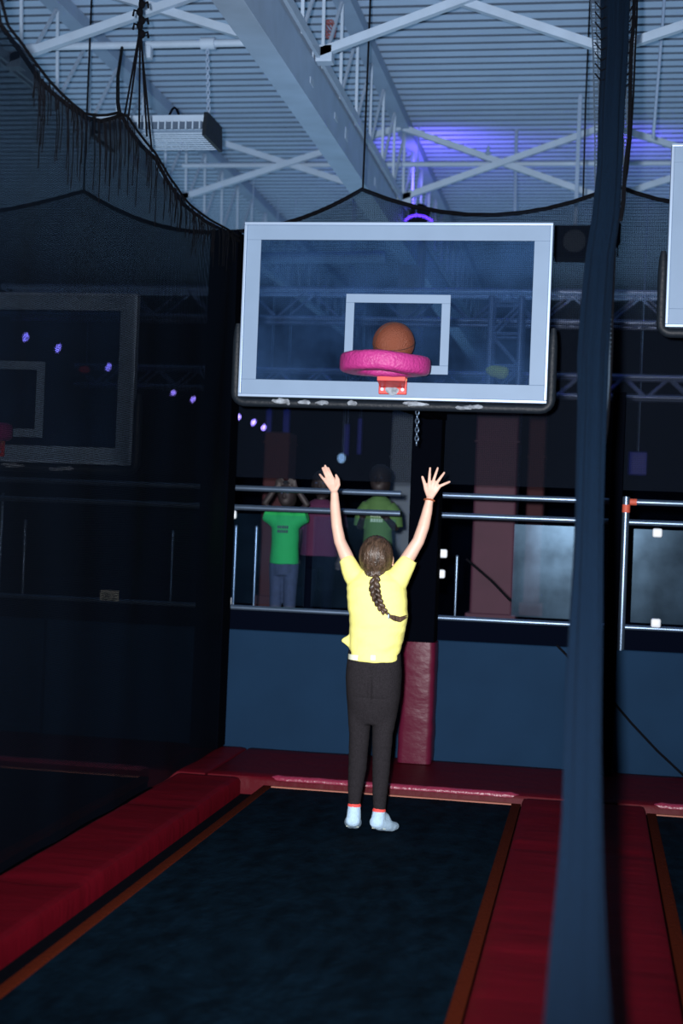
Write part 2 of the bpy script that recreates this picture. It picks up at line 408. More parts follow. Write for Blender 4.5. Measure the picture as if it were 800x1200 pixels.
# black edge padding along the bottom and up the sides
g = MB(); t_ = .034
pts = []
zt = BZ+.35
for k in range(2): pass
path = [(BX-.018, zt)]
path += [(BX-.018, zt-(zt-(BZ+.02))*k/8) for k in range(1, 9)]
path += [(BX-.018+.045*(1-math.cos(a)), BZ+.02-.045*math.sin(a)) for a in (.4, .8, 1.2, math.pi/2)]
nb = 20
path += [(BX+.027+(BW-.018)*k/nb-.018*k/nb, BZ-.025) for k in range(1, nb)]
path += [(BX+BW+.018-.045*(1-math.cos(a)), BZ+.02-.045*math.sin(a)) for a in (math.pi/2, 1.2, .8, .4)]
path += [(BX+BW+.018, BZ+.02+(zt-BZ-.02)*k/8) for k in range(0, 9)]
n = len(path)
g.tube([(x, YB+.015, z) for x, z in path], [.012, .019]+[.022]*(n-4)+[.019, .012], 12, flat=1.0)
pad = g.build('edge_padding', M['rubber'], hoop)
random.seed(3)
for k in range(11):      # worn foam where the padding has torn open
    x = BX+random.uniform(.18, 1.15); L_ = random.uniform(.012, .05)
    g = MB(); pts = []
    g.ell((x, YB-.006+random.uniform(-.002, .003), BZ-.022+random.uniform(-.008, .008)), (L_, .008, random.uniform(.006, .012)), 10, 7)
    for v in g.v: v += V((.006*noise.noise(v*90), 0, .007*noise.noise(v*80+V((3, 1, 2)))))
    g.build('torn_foam', M['peel'], pad)
# rim
rc = at(450.5, 426, Y=YB-.30)
rc = V((rc.x, YB-.285, rc.z))
rbx = at(461, 450, Y=YB).x
g = MB(); K = 48
RR = .158
ringpts = [V((rc.x+RR*math.cos(2*math.pi*k/K), rc.y+RR*math.sin(2*math.pi*k/K), rc.z)) for k in range(K)]
foam = []
for k in range(K+1):
    a = 2*math.pi*k/K; ring = []
    for q in range(18):
        b = 2*math.pi*q/18
        sq = lambda t, e: math.copysign(abs(t)**e, t)
        rr = .047*(1+.05*noise.noise(V((math.cos(a)*5, math.sin(a)*5, q*.35))))
        drop = -.010*max(0, math.cos(a-.0))*max(0, -math.sin(a)+.6)
        ring.append(V((rc.x+(RR+rr*sq(math.cos(b), .55))*math.cos(a), rc.y+(RR+rr*sq(math.cos(b), .55))*math.sin(a), rc.z+drop+rr*.92*sq(math.sin(b), .55))))
    foam.append(ring)
rim = MB().tube(ringpts, .009, 8, closed=True).build('rim', M['rimred'], hoop)
MB().rings(foam, False).build('foam_ring', M['pink'], rim)
br = MB()
zb = at(461, 462, Y=YB-.03).z; zt2 = rc.z-.045
br.box((rbx-.066, YB-.03, zb), (rbx+.066, YB-.007, zb+.16), .004)
br.rings([[V((rbx-.058, YB-.03, zb+.03)), V((rbx+.058, YB-.03, zb+.03)), V((rbx+.066, YB-.03, zt2+.04)), V((rbx-.066, YB-.03, zt2+.04))],
          [V((rc.x-.055, rc.y+RR-.02, zt2-.015)), V((rc.x+.075, rc.y+RR-.02, zt2-.015)), V((rc.x+.075, rc.y+RR-.02, zt2+.03)), V((rc.x-.055, rc.y+RR-.02, zt2+.03))]])
brk = br.build('rim_bracket', M['rimred'], hoop, smooth=False)
for sx in (-.048, .048):
    MB().tube([(rbx+sx, YB-.038, zb+.022), (rbx+sx, YB-.028, zb+.022)], .008, 8).build('bolt', M['alu'], brk)
g = MB().ell((rbx, YB-.032, zb+.018), (.032, .004, .020), 12, 8)
for v in g.v: v += V((.010*noise.noise(v*60), 0, .010*noise.noise(v*55+V((5, 2, 1)))))
g.build('worn_patch', M['peel'], brk)
g = MB().ell((rbx+.03, YB-.036, zb+.068), (.036, .006, .017), 12, 8)
for v in g.v: v += V((.010*noise.noise(v*60), 0, .008*noise.noise(v*55+V((5, 2, 1)))))
g.build('bare_patch', M['rimpeel'], brk)
# support arms reaching back to the post
for dx in (-.10, .10):
    MB().bar((BX+BW/2+dx, YB+.03, BZ+.03), (BX+BW/2+.06+dx*.3, 8.098, BZ+.05), .05).build('support_arm', M['black'], hoop, smooth=False)
h2 = copy_tree(hoop); h2.location = hoop.location+V((-PITCH_X, 0, -.350)); h2['label'] = 'left glass basketball backboard seen through the black divider net'
h3 = copy_tree(hoop); h3.location = hoop.location+V((PITCH_X, 0, .362)); h3['label'] = 'right glass basketball backboard, highest, cut by the picture edge'
# chain under the middle board
def chain(name, top, bot, label, wire=.0028, link=.022, m=None):
    top, bot = V(top), V(bot); n = int((top-bot).length/(link*.72)); g = MB()
    for k in range(n+1):
        c = top.lerp(bot, k/max(1, n)); t = (bot-top).normalized()
        s = V((1, 0, 0)) if k % 2 else V((0, 1, 0)); s = (s-t*s.dot(t)).normalized()
        g.tube([c+t*(link/2*math.sin(2*math.pi*q/10))+s*(link*.3*math.cos(2*math.pi*q/10)) for q in range(10)], wire, 6, closed=True)
    return tag(g.build(name, m or M['rail']), label, 'chain')
chain('hanging_chain', at(489, 478, Y=YB+.06), at(488, 519, Y=YB+.06), 'short steel chain hanging under the middle backboard', .0035, .026)
# ball dropping into the ring
bc = at(461, 402, Y=rc.y+.0); br_ = .0945
ball = empty('basketball', bc, 'orange brown basketball just above the pink ring', 'ball')
MB().ell(bc, (br_, br_, br_), 40, 24).build('ball_skin', M['ball'], ball)
rot = Matrix.Rotation(.5, 3, 'X') @ Matrix.Rotation(.6, 3, 'Z')
for ax in range(3):
    pts = []
    for k in range(40):
        a = 2*math.pi*k/40
        p = [V((math.cos(a), math.sin(a), 0)), V((math.cos(a), 0, math.sin(a))), V((math.cos(a)*.72, .69+.0*a, math.sin(a)*.72))][ax]
        pts.append(bc+rot @ (p.normalized()*(br_+.0003)))
    MB().tube(pts, .0016, 5, closed=True).build('seam', M['seam'], ball)

# ------------------------------------------------------------------ nets
def net_sheet(top, zbot, axis, wav=.02, freq=7, rows=26):
    """sheet hanging from a polyline of top points"""
    g = MB(); dense = []
    for a, b in zip(top, top[1:]):
        n = max(1, int((b-a).length/.04)); dense += [a.lerp(b, k/n) for k in range(n)]
    dense.append(top[-1]); s = 0; S = [0]
    for a, b in zip(dense, dense[1:]):
        s += abs(b.y-a.y) if axis == 'Y' else abs(b.x-a.x); S.append(s)
    g.uv = []; nc = len(dense)
    for j in range(rows+1):
        v = j/rows
        for k, p in enumerate(dense):
            z = p.z+(zbot-p.z)*v
            o_ = wav*math.sin(S[k]*freq+1.7*noise.noise(V((S[k]*2, v*2, 0))))*(.4+.6*(1-v)) + wav*.8*noise.noise(V((S[k]*1.5, z*1.3, 7)))
            g.v.append(p+V((o_, 0, z-p.z)) if axis == 'Y' else p+V((0, o_, z-p.z)))
            g.uv.append((S[k], z))
    for j in range(rows):
        for k in range(nc-1):
            g.f.append((j*nc+k, j*nc+k+1, (j+1)*nc+k+1, (j+1)*nc+k)); g.mi.append(0)
    return g, dense
PL = [(0, 28), (22, 58), (45, 92), (60, 108), (78, 122), (100, 138), (118, 142), (134, 138), (142, 134), (150, 150), (165, 170), (182, 186), (196, 212), (215, 240), (240, 259), (262, 270)]
topL = [V((XN, 2.6, 3.35)), V((XN, 3.6, 3.22)), V((XN, 4.6, 3.24))]+[at(x, y, X=XN) for x, y in PL]
topL = [p for p in topL if p.y < 8.05]
topL.append(V((XN, 8.09, topL[-1].z+.01)))
r = empty('divider_net', (XN, 5.4, .05), 'large black divider net hanging down the left side of the lane', 'net')
g, dn = net_sheet(topL, .06, 'Y', .018, 9); g.build('net_mesh', M['net'], r)
MB().tube(dn, .009, 8).build('edge_rope', M['rope'], r)
MB().tube([p+V((.012, 0, -.0+.016*(1+noise.noise(p*3)))) for p in dn[::3]], .006, 6).build('edge_rope', M['rope'], r)
g = MB(); random.seed(9)
for k in range(150):      # loose strands hanging off the top rope
    p = random.choice([q for q in dn if 4.9 < q.y < 8.0]); L_ = random.uniform(.04, .30)*(1.2 if p.y < 6.4 else .8)
    x = random.uniform(.005, .03); w1 = random.uniform(-.02, .02)
    g.tube([p+V((x, 0, 0)), p+V((x+.01, w1*.5, -L_*.5)), p+V((x+.008, w1, -L_))], .0022, 5)
g.build('loose_strands', M['rope'], r)['kind'] = 'stuff'
# back nets above the railing
def back_net(name, pts, label):
    top = [at(x, y, Y=8.42) for x, y in pts]
    c = top[len(top)//2]
    r = empty(name, (c.x, 8.42, 1.65), label, 'net', 'black nets behind the backboards')
    g, dn = net_sheet(top, 1.66, 'X', .02, 6); g.build('net_mesh', M['netback'], r)
    MB().tube(dn, .013, 8).build('edge_rope', M['rope'], r); return r
def sag(a, b, dip, n=9): return [(a[0]+(b[0]-a[0])*k/n, a[1]+(b[1]-a[1])*k/n+dip*4*(k/n)*(1-k/n)) for k in range(n+1)]
bn1 = back_net('back_net', sag((262, 272), (424, 222), 12)+sag((424, 222), (702, 226), 28)[1:], 'black net sagging behind the middle backboard')
bn2 = back_net('back_net', sag((716, 215), (960, 205), 30), 'black net behind the right backboard')
bn3 = back_net('back_net', sag((-160, 260), (98, 224), 10)+sag((98, 224), (258, 272), 14)[1:], 'black net behind the left backboard, seen through the divider net')

# gathered divider net on the right: runs from the roof far off down to the pad near the camera
def gy(py): 
    u = (py+60)/1260; return 6.6+(2.35-6.6)*max(0, u)**.92
prof = [(-60, 722, 15), (0, 721, 15), (60, 720, 14), (130, 716, 14), (200, 714, 14), (255, 710, 15), (300, 703, 15), (360, 698, 16), (420, 694, 16), (480, 693, 15), (540, 691, 15), (600, 689.5, 15), (660, 688, 16), (720, 686, 18), (800, 683.5, 20), (880, 682, 21), (960, 681, 22.5), (1040, 678.5, 26), (1120, 676, 31), (1200, 675, 36), (1300, 673, 40)]
r0 = at(684, 1050, Y=gy(1300)); r = empty('gathered_net', (r0.x, gy(1300), .05), 'dark gathered divider net hanging edge-on from ceiling to floor, right of the girl', 'net')
R = []
dense = []
for (a, xa, wa), (b, xb, wb) in zip(prof, prof[1:]):
    for k in range(5): u = k/5; dense.append((a+(b-a)*u, xa+(xb-xa)*u, wa+(wb-wa)*u))
dense.append(prof[-1])
last = None
for py, px, hw in dense:
    yy = gy(py); c = at(px, py, Y=yy); rad = hw/F*yy
    ring = []
    for q in range(56):
        a = 2*math.pi*q/56
        fold = 1+.10*math.sin(7*a+c.z*1.2)+.06*math.sin(11*a-c.z*2.1)
        ring.append(c+V((rad*fold*math.cos(a), rad*1.3*fold*math.sin(a), 0)))
    R.append(ring); last = (c, rad)
c, rad = last
if c.z > .06: R.append([V((p.x, p.y, .052)) for p in R[-1]])
MB().rings(R).build('net_bundle', M['curtain'], r)
def fringe(pl, name):
    g = MB(); g.uv = []
    for py, xa, xb in pl:
        yy = gy(py)+.03
        a, b = at(xa, py, Y=yy), at(xb, py, Y=yy+.03)
        for k in range(7):
            p = a.lerp(b, k/6); g.v.append(p); g.uv.append(((p-a).length, -p.z*1.05))
    for j in range(len(pl)-1):
        for k in range(6): g.f.append((j*7+k, j*7+k+1, j*7+8+k, j*7+7+k)); g.mi.append(0)
    o = g.build(name, M['netcoarse'], r)
    MB().tube([g.v[j*7+6] for j in range(len(pl))], .004, 6).build('edge_rope', M['rope'], r)
fringe([(255, 700, 722), (300, 700, 720), (350, 698, 718), (400, 695, 717), (450, 694, 715), (500, 692, 711), (540, 692, 706), (580, 691, 702)], 'loose_mesh')
fringe([(-40, 690, 747), (20, 692, 746), (60, 694, 744), (110, 695, 742), (160, 696, 739), (200, 696, 735), (240, 697, 728)], 'loose_mesh')
g = MB()
for k in range(9):
    py = -10+k*12; g.tube([at(697, py, Y=gy(py)-.02), at(704, py+9, Y=gy(py)-.05), at(710, py+6, Y=gy(py)-.1)], .003, 5)
    g.tube([at(744-k*.5, py, Y=gy(py)-.02), at(738, py+10, Y=gy(py)-.05), at(731, py+18, Y=gy(py)-.1)], .003, 5)
g.build('lacing', M['rope'], r)
MB().tube([at(px, py, Y=gy(py)-.03) for px, py in ((744, -30), (742, 30), (739, 60), (738, 120), (737, 160), (732, 200), (730, 240), (727, 258))], .008, 8).build('edge_rope', M['rope'], r)
# sheet behind the bundle, edge on, back to the post
g, dn = net_sheet([V((.02, 6.5, 3.75)), V((.02, 7.0, 3.7)), V((.02, 7.6, 3.62)), V((.02, 8.08, 3.6))], .06, 'Y', .012, 8); g.build('net_mesh', M['net'], r)

# ------------------------------------------------------------------ roof steel
ZT, ZB = 4.86, 4.20     # joist top and bottom chord
def joist(x, label, dark=False):
    r = empty('roof_joist', (x, 12, ZB), label, 'roof joist', 'open web roof joists under the deck')
    ya, yb = 5.2, 23.8
    MB().box((x-.06, ya, ZT-.06), (x+.06, yb, ZT+.035), .004).build('top_chord', M['chord'], r, smooth=False)
    for s in (-1, 1): MB().box((x+s*.012-.011+s*.012, ya, ZB-.03), (x+s*.012+.011+s*.012, yb, ZB+.03)).build('bottom_chord', M['steel'], r, smooth=False)
    k = 0; y = ya+.2
    while y < yb-.6:
        MB().bar((x, y, ZT-.04), (x, y+.06, ZB), .019).build('web_bar', M['steel'], r, smooth=False)
        MB().bar((x, y+.06, ZB), (x, y+.62, ZT-.04), .019).build('web_bar', M['steel'], r, smooth=False)
        y += .62; k += 1
joist(-3.71, 'leftmost roof joist with thin web bars behind the left net')
joist(-1.75, 'open web roof joist above the big white beam')
joist(0.0, 'roof joist behind the gathered net on the right')
joist(1.9, 'roof joist beyond the right edge of the picture')
# box beam under the second joist
g = MB().box((-1.885, 5.2, 3.89), (-1.75, 23.8, 4.165), .006)
r = empty('ceiling_beam', (-1.82, 12, 3.89), 'wide pale steel beam running away across the ceiling', 'beam')
g.build('beam_web', M['beam'], r, smooth=False)
MB().box((-1.90, 5.2, 3.878), (-1.742, 23.8, 3.892), .003).build('bottom_flange', M['beam'], r, smooth=False)
for k, y in enumerate((8.2, 9.0, 9.4, 10.2, 10.7, 12.1)):
    MB().box((-1.752, y, 3.99+.02*(k % 2)), (-1.747, y+.10, 4.03+.02*(k % 3)), .002).build('paint_patch', M['steel'], r, smooth=False)
# bridging between the joists
def bridging(y, xa, xb, label, pipe):
    r = empty('cross_bracing', ((xa+xb)/2, y, ZB), label, 'bracing', 'crossed braces between the joists')
    MB().bar((xa+.01, y-.02, ZB), (xb-.01, y-.02, ZT-.05), .05, .05).build('brace', M['steel'], r, smooth=False)
    MB().bar((xa+.01, y+.02, ZT-.05), (xb-.01, y+.02, ZB), .05, .05).build('brace', M['steel'], r, smooth=False)
    for x in (xa+.055, xb-.055): MB().box((x-.05, y-.045, ZB-.05), (x+.05, y+.045, ZB+.05), .004).build('gusset', M['steel'], r, smooth=False)
    if pipe: MB().tube([(xa+.005, y+.06, (ZB+ZT)/2-.02), (xb-.005, y+.06, (ZB+ZT)/2-.02)], .022, 12).build('pipe', M['steel'], r)
yn = at(360, 65, Z=ZB).y; yf = at(462, 233, Z=ZB).y
print('bridging', yn, yf)
bridging(yn, -1.75, 0.0, 'near crossed braces in the middle bay right of the big beam', False)
bridging(yn, -3.71, -1.75, 'near crossed braces in the left bay above the hanging lamp', False)
bridging(yn, 0.0, 1.9, 'near crossed braces in the right bay beyond the gathered net', False)
bridging(yf, -1.75, 0.0, 'far crossed braces with pipe in the middle bay under the violet glow', True)
bridging(yf, -3.71, -1.75, 'far crossed braces with pipe in the left bay beyond the hanging lamp', True)
bridging(yf, 0.0, 1.9, 'far crossed braces with pipe in the right bay behind the gathered net', True)
# pipe that carries the lamp
pa, pb = at(60, 54, Y=8.6), at(243, 51, Y=8.6)
g = MB().tube([V((-3.7, 8.6, pb.z)), V((-1.9, 8.6, pb.z))], .024, 14)
r = empty('ceiling_pipe', (pb.x, 8.6, pb.z), 'horizontal pale pipe carrying the lamp chain', 'pipe'); g.build('pipe_tube', M['steel'], r)
MB().tube([V((pb.x-.04, 8.6, pb.z)), V((pb.x+.05, 8.6, pb.z))], .038, 14).build('coupling', M['steel'], r)
MB().box((pb.x-.42, 8.57, pb.z-.09), (pb.x-.36, 8.63, pb.z-.01), .004).build('clip', M['steel'], r)
# hanging lamp with wire guard
a = at(246, 146, Y=8.6); b = at(132, 146, Y=8.6); fz = a.z-.02; fx0, fx1 = b.x-.06, a.x+.02
r = empty('hanging_lamp', ((fx0+fx1)/2, 8.6, fz), 'unlit strip lamp with wire guard hanging from a chain at upper left', 'lamp')
MB().box((fx0, 8.43, fz-.01), (fx1, 8.77, fz+.035), .006).build('housing', M['steel'], r, smooth=False)
for s in (fx0, fx1): MB().add([(s-.012, 8.40, fz-.10), (s+.012, 8.40, fz-.10), (s+.012, 8.8, fz-.10), (s-.012, 8.8, fz-.10), (s-.012, 8.43, fz+.05), (s+.012, 8.43, fz+.05), (s+.012, 8.77, fz+.05), (s-.012, 8.77, fz+.05)], [(0, 1, 2, 3), (4, 5, 6, 7), (0, 1, 5, 4), (1, 2, 6, 5), (2, 3, 7, 6), (3, 0, 4, 7)]).build('end_cap', M['rubber'], r, smooth=False)
MB().box((fx0+.015, 8.405, fz-.055), (fx1-.015, 8.425, fz-.015)).build('louvre_strip', M['dark_recess'], r, smooth=False)
MB().box((fx0+.015, 8.435, fz-.016), (fx1-.015, 8.765, fz-.0105)).build('reflector', M['dark_recess'], r, smooth=False)
g = MB(); n = 16
for k in range(n): x = fx0+.03+(fx1-fx0-.06)*k/(n-1); g.box((x-.004, 8.400, fz-.06), (x+.004, 8.43, fz-.01))
g.build('louvre_fins', M['steel'], r, smooth=False)
g = MB()
for k in range(9): g.tube([(fx0+.01, 8.41+.046*k, fz-.088), (fx1-.01, 8.41+.046*k, fz-.088)], .004, 6)
for k in range(13): x = fx0+.02+(fx1-fx0-.04)*k/12; g.tube([(x, 8.41, fz-.084), (x, 8.78, fz-.084)], .003, 6)
g.build('wire_guard', M['steel'], r)
for k in range(4): MB().tube([(fx0+.03, 8.48+.08*k, fz-.04), (fx1-.03, 8.48+.08*k, fz-.04)], .016, 10).build('tube', M['white'], r)
chain('lamp_chain', (pb.x, 8.6, pb.z-.03), (fx1-.03, 8.6, fz+.045), 'chain from the pipe to the right end of the hanging lamp', .004, .034, M['chord'])
o = MB().tube([V((fx1-.30, 8.6, fz+.04))+V((-.0+.09*k/6, 0, .09*math.sin(math.pi*k/6))) for k in range(7)], .008, 8).build('lamp_cable', M['black']); tag(o, 'short black cable looped on top of the hanging lamp', 'cable')
# black ropes with knots, holding up the left net
r_top = at(165, -30, Y=6.9); r_top = V((r_top.x, 6.9, ZD+.01))
r = empty('net_rope', at(165, 40, Y=6.9), 'knotted black rope fanning out to hold up the left net', 'rope')
ends = [(146, 135), (150, 140), (163, 150), (178, 178), (172, 160)]
for k, (ex, ey) in enumerate(ends):
    e = at(ex, ey, Y=6.9+.05*(k-2)); MB().tube([r_top, at(165+k*.5, -30, Y=6.9), at(164+k*.7-1.4, 42, Y=6.9), e], .005, 6).build('rope_strand', M['rope'], r)
g = MB()
for k, py in enumerate((5, 14, 24, 30, 40)):
    c = at(165+(-1)**k*1.2, py, Y=6.88); g.ell(c, (.018, .018, .022), 10, 7); g.tube([c, c+V((.03*(-1)**k, 0, .01)), c+V((.035*(-1)**k, 0, -.02))], .006, 6)
g.build('knot', M['rope'], r)
o = MB().tube([at(143, 56, Y=8.58), at(138, 90, Y=7.9), at(138, 120, Y=7.2), at(141, 138, X=XN)], .010, 8).build('black_hose', M['rope']); tag(o, 'thick black cord hanging down to the peak of the left net', 'rope')
pk = at(425, 222, Y=8.42); MB().tube([pk, V((pk.x, 8.42, ZD+.02))], .006, 6).build('tie_cord', M['rope'], bn1)
pk = at(702, 226, Y=8.42); MB().tube([pk, V((pk.x, 8.42, ZD+.02))], .006, 6).build('tie_cord', M['rope'], bn1)
for bn, px, py in ((bn2, 716, 215), (bn2, 960, 205), (bn3, 98, 224), (bn3, -160, 260)):
    pk = at(px, py, Y=8.42); MB().tube([pk, V((pk.x, 8.42, ZD+.02))], .006, 6).build('tie_cord', M['rope'], bn)
o = MB().tube([V((at(692, -20, Y=9.4).x, 9.4, ZD+.01))]+[at(x, yy, Y=9.4) for x, yy in ((692, -20), (686, 120), (683, 232))], .006, 6).build('ceiling_rope', M['rope']); tag(o, 'thin black cord hanging from the ceiling left of the gathered net', 'rope')
o = MB().tube([at(x, yy, Y=9.4) for x, yy in ((780, -30), (776, 30), (765, 162))], .010, 8).build('conduit', M['chord']); tag(o, 'thin grey conduit hanging from the ceiling at upper right', 'pipe')
o = MB().tube([V((at(603, 200, Y=12.5).x, 12.5, ZD+.04)), at(603, 255, Y=12.5)], .016, 8).build('conduit', M['chord']); tag(o, 'thin grey rod hanging above the right half of the middle backboard', 'pipe')
g = MB(); c = at(386, 34, Y=8.9)
for k in range(7): g.tube([c+V((.045*math.cos(q*.52+k)*(1-.05*k), .03*math.sin(q*.5+k), .05*math.sin(q*.52+k*.4))) for q in range(13)], .004, 5)
tag(g.build('wire_coil', M['redwire']), 'small coil of reddish wire caught on the roof joist', 'wire')
c = at(572, 178, Y=yf-.05); g = MB().tube([c+V((0, 0, .05)), c], .012, 8); g.ell(c-V((0, 0, .01)), (.03, .03, .014), 12, 6)
tag(g.build('sprinkler', M['chord']), 'small sprinkler head by the middle crossed braces', 'sprinkler')

def hanger(r, x, y, z, rad=.005, top=ZD+.04): return MB().tube([(x, y, z), (x, y, top)], rad, 8).build('hanger_rod', M['chord'], r)
# ------------------------------------------------------------------ hall behind the railing
def box_truss(name, y, zc, xa, xb, s, label, group=None, vert=None):
    r = empty(name, ((xa+xb)/2, y, zc-s/2), label, 'truss', group)
    n = int((xb-xa)/(s*1.1))
    for q in (.06, .94): hanger(r, xa+(xb-xa)*q, y-s/2, zc+s/2)
    for dy in (-s/2, s/2):
        for dz in (-s/2, s/2): MB().tube([(xa, y+dy, zc+dz), (xb, y+dy, zc+dz)], .024, 10).build('chord', M['truss'], r)
    for dy in (-s/2, s/2):
        g = MB()
        for k in range(n):
            x0, x1 = xa+(xb-xa)*k/n, xa+(xb-xa)*(k+1)/n
            g.tube([(x0, y+dy, zc-s/2 if k % 2 else zc+s/2), (x1, y+dy, zc+s/2 if k % 2 else zc-s/2)], .011, 6)
        g.build('lattice', M['truss'], r)
    for dz in (-s/2, s/2):
        g = MB()
        for k in range(n):
            x0, x1 = xa+(xb-xa)*k/n, xa+(xb-xa)*(k+1)/n
            g.tube([(x0, y-s/2 if k % 2 else y+s/2, zc+dz), (x1, y+s/2 if k % 2 else y-s/2, zc+dz)], .011, 6)
        g.build('lattice', M['truss'], r)
HG = hanger
TZ = at(700, 363, Y=11.9).z
box_truss('lighting_truss', 11.9, TZ, -5.2, 3.6, .245, 'silver box truss crossing the hall behind the backboards, higher one', 'silver trusses in the hall')
TZ2 = at(760, 455, Y=14.5).z
box_truss('lighting_truss', 14.5, TZ2, -5.5, 4.2, .20, 'dim lower box truss deep in the hall', 'silver trusses in the hall')
# upright truss tower
tx = at(592, 420, Y=11.2).x
r = empty('truss_tower', (tx, 11.2, .66), 'upright truss tower seen through the right half of the middle backboard', 'truss')
s = .23
zt = at(592, 350, Y=11.2).z
for dx in (-s/2, s/2):
    for dy in (-s/2, s/2): MB().tube([(tx+dx, 11.2+dy, .66), (tx+dx, 11.2+dy, zt)], .024, 10).build('chord', M['truss'], r)
n = 10
for dy in (-s/2, s/2):
    g = MB()
    for k in range(n):
        z0, z1 = .68+(zt-.72)*k/n, .68+(zt-.72)*(k+1)/n
        g.tube([(tx-s/2 if k % 2 else tx+s/2, 11.2+dy, z0), (tx+s/2 if k % 2 else tx-s/2, 11.2+dy, z1)], .011, 6)
        g.tube([(tx-s/2, 11.2+dy, z1), (tx+s/2, 11.2+dy, z1)], .011, 6)
    g.build('lattice', M['truss'], r)
c = at(583, 436, Y=11.03); g = MB().ell(c, (.085, .05, .055), 16, 10)
for v in g.v: v += V((.025*noise.noise(v*9), 0, .03*noise.noise(v*9+V((4, 1, 2)))))
tag(g.build('climbing_hold', M['yellow']), 'yellow lumpy climbing hold on the truss tower behind the glass', 'climbing hold')
# pale pipe behind the left part of the board
pa, pb = at(255, 303, Y=13.0), at(452, 301, Y=13.0)
r = empty('duct', (pa+pb)/2, 'pale round duct seen through the upper left of the middle backboard', 'duct'); MB().tube([pa, pb], .055, 14).build('duct_tube', M['chord'], r)
for q in (.2, .8): hanger(r, pa.lerp(pb, q).x, 13.0, pa.lerp(pb, q).z)
def column(px0, px1, y, zpx, m, label, z0=.66, cat='column', dep=.3):
    a, b = at(px0, 600, Y=y).x, at(px1, 600, Y=y).x
    z1 = zpx if zpx < 10 else at((px0+px1)/2, zpx, Y=y).z
    r = empty('column', ((a+b)/2, y, z0), label, cat, 'columns in the hall')
    MB().box((a, y, z0), (b, y+dep, z1), .02).build('shaft', m, r, smooth=False)
    MB().box((a-.03, y-.03, z0), (b+.03, y+dep+.03, z0+.12), .01).build('base', m, r, smooth=False)
    MB().box((a-.008, y-.008, 2.05), (b+.008, y+dep+.008, 2.065)).build('seam_strip', m, r, smooth=False)
column(554, 604, 10.6, 474, M['maroon'], 'maroon padded column right of the girl behind the railing')
column(306, 336, 11.6, 506, mat('dark_maroon', (.045, .007, .012), .8), 'dim dark red column above the green shirt')
column(616, 636, 12.6, 482, bpy.data.materials['dark_maroon'], 'narrow dark red column right of the maroon one')
a = at(452, 330, Y=13.4).x; b = at(484, 330, Y=13.4).x
column(455, 483, 13.4, ZB-.02, mat('grey_column', (.14, .18, .23), .8), 'grey building column seen through the glass above the ball')
# stage lamps with violet light
def parcan(px, py, y, label, up, arc):
    c = at(px, py, Y=y); r = empty('stage_lamp', c, label, 'stage lamp', 'violet stage lamps on the truss')
    d = V(up).normalized(); x = d.orthogonal().normalized(); z = d.cross(x)
    def ring(t, rad): return [c+d*t+x*rad*math.cos(k*math.pi/10)+z*rad*math.sin(k*math.pi/10) for k in range(20)]
    MB().rings([ring(-.10, .05), ring(-.08, .08), ring(.10, .085), ring(.12, .09), ring(.12, .08), ring(.09, .07)]).build('lamp_can', M['black'], r)
    MB().rings([ring(.095, .075), ring(.125, .078)]).build('lens', M['uv'], r)
    MB().tube([c+x*.09, c+x*.1-V((0, 0, .12)), c-x*.1-V((0, 0, .12)), c-x*.09], .008, 8).build('yoke', M['black'], r); hanger(r, c.x, c.y-.12, c.z-.02); MB().bar((c.x, c.y-.125, c.z-.015), (c.x, c.y-.06, c.z-.015), .02).build('hanger_clamp', M['black'], r)
    MB().tube([at(ax, ay, Y=y-.14) for ax, ay in arc], .011, 8).build('glow_tube', M['uv'], r)
    l = bpy.data.lights.new('violet_beam', 'SPOT'); l.color = (.22, .10, 1.0); l.energy = 60; l.spot_size = 2.4; l.spot_blend = .9; l.shadow_soft_size = .06
    lo = bpy.data.objects.new('violet_beam', l); C.objects.link(lo); lo.location = c+d*.2; lo.rotation_euler = d.to_track_quat('-Z', 'Y').to_euler(); return lo
parcan(489, 258, 12.45, 'violet stage lamp glowing above the top edge of the middle backboard', (.15, .75, 1), ((474, 259), (480, 254), (488, 252), (498, 254), (507, 259)))
parcan(716, 276, 12.45, 'violet stage lamp glowing behind the gathered net', (-.05, .75, 1), ((717, 254), (716, 270), (716, 292)))
# string of small led lamps on a cable
LX = -5.0; cab = []
for k, (px, py) in enumerate([(30, 395), (68, 408), (127, 430), (203, 460), (226, 468), (259, 480), (279, 489), (297, 495), (309, 501)]):
    p = at(px, py, X=LX); cab.append(p)
    g = MB().ell(p, (.026, .026, .042), 12, 8, rot=Matrix.Rotation(.4, 3, 'Y'))
    tag(g.build('led_bulb', M['led']), ['first bulb of the blue string from the left edge', 'second bulb of the blue string from the left', 'third bulb of the string, near the frame of the left backboard', 'fourth bulb of the string, just right of the left backboard', 'fifth bulb of the blue string from the left', 'sixth bulb of the string, at the end of the left net', 'seventh bulb of the string, below the corner of the middle backboard', 'second bulb from the right end of the string', 'last bulb at the right end of the blue string'][k], 'light bulb', 'violet led bulbs on a string')
o = MB().tube([cab[0]+(cab[0]-cab[1])]+[p+V((0, 0, .05)) for p in cab]+[cab[-1]+V((0, 1, .05))], .008, 6).build('lamp_cable', M['black']); tag(o, 'thin dark cable carrying the string of violet bulbs', 'cable')
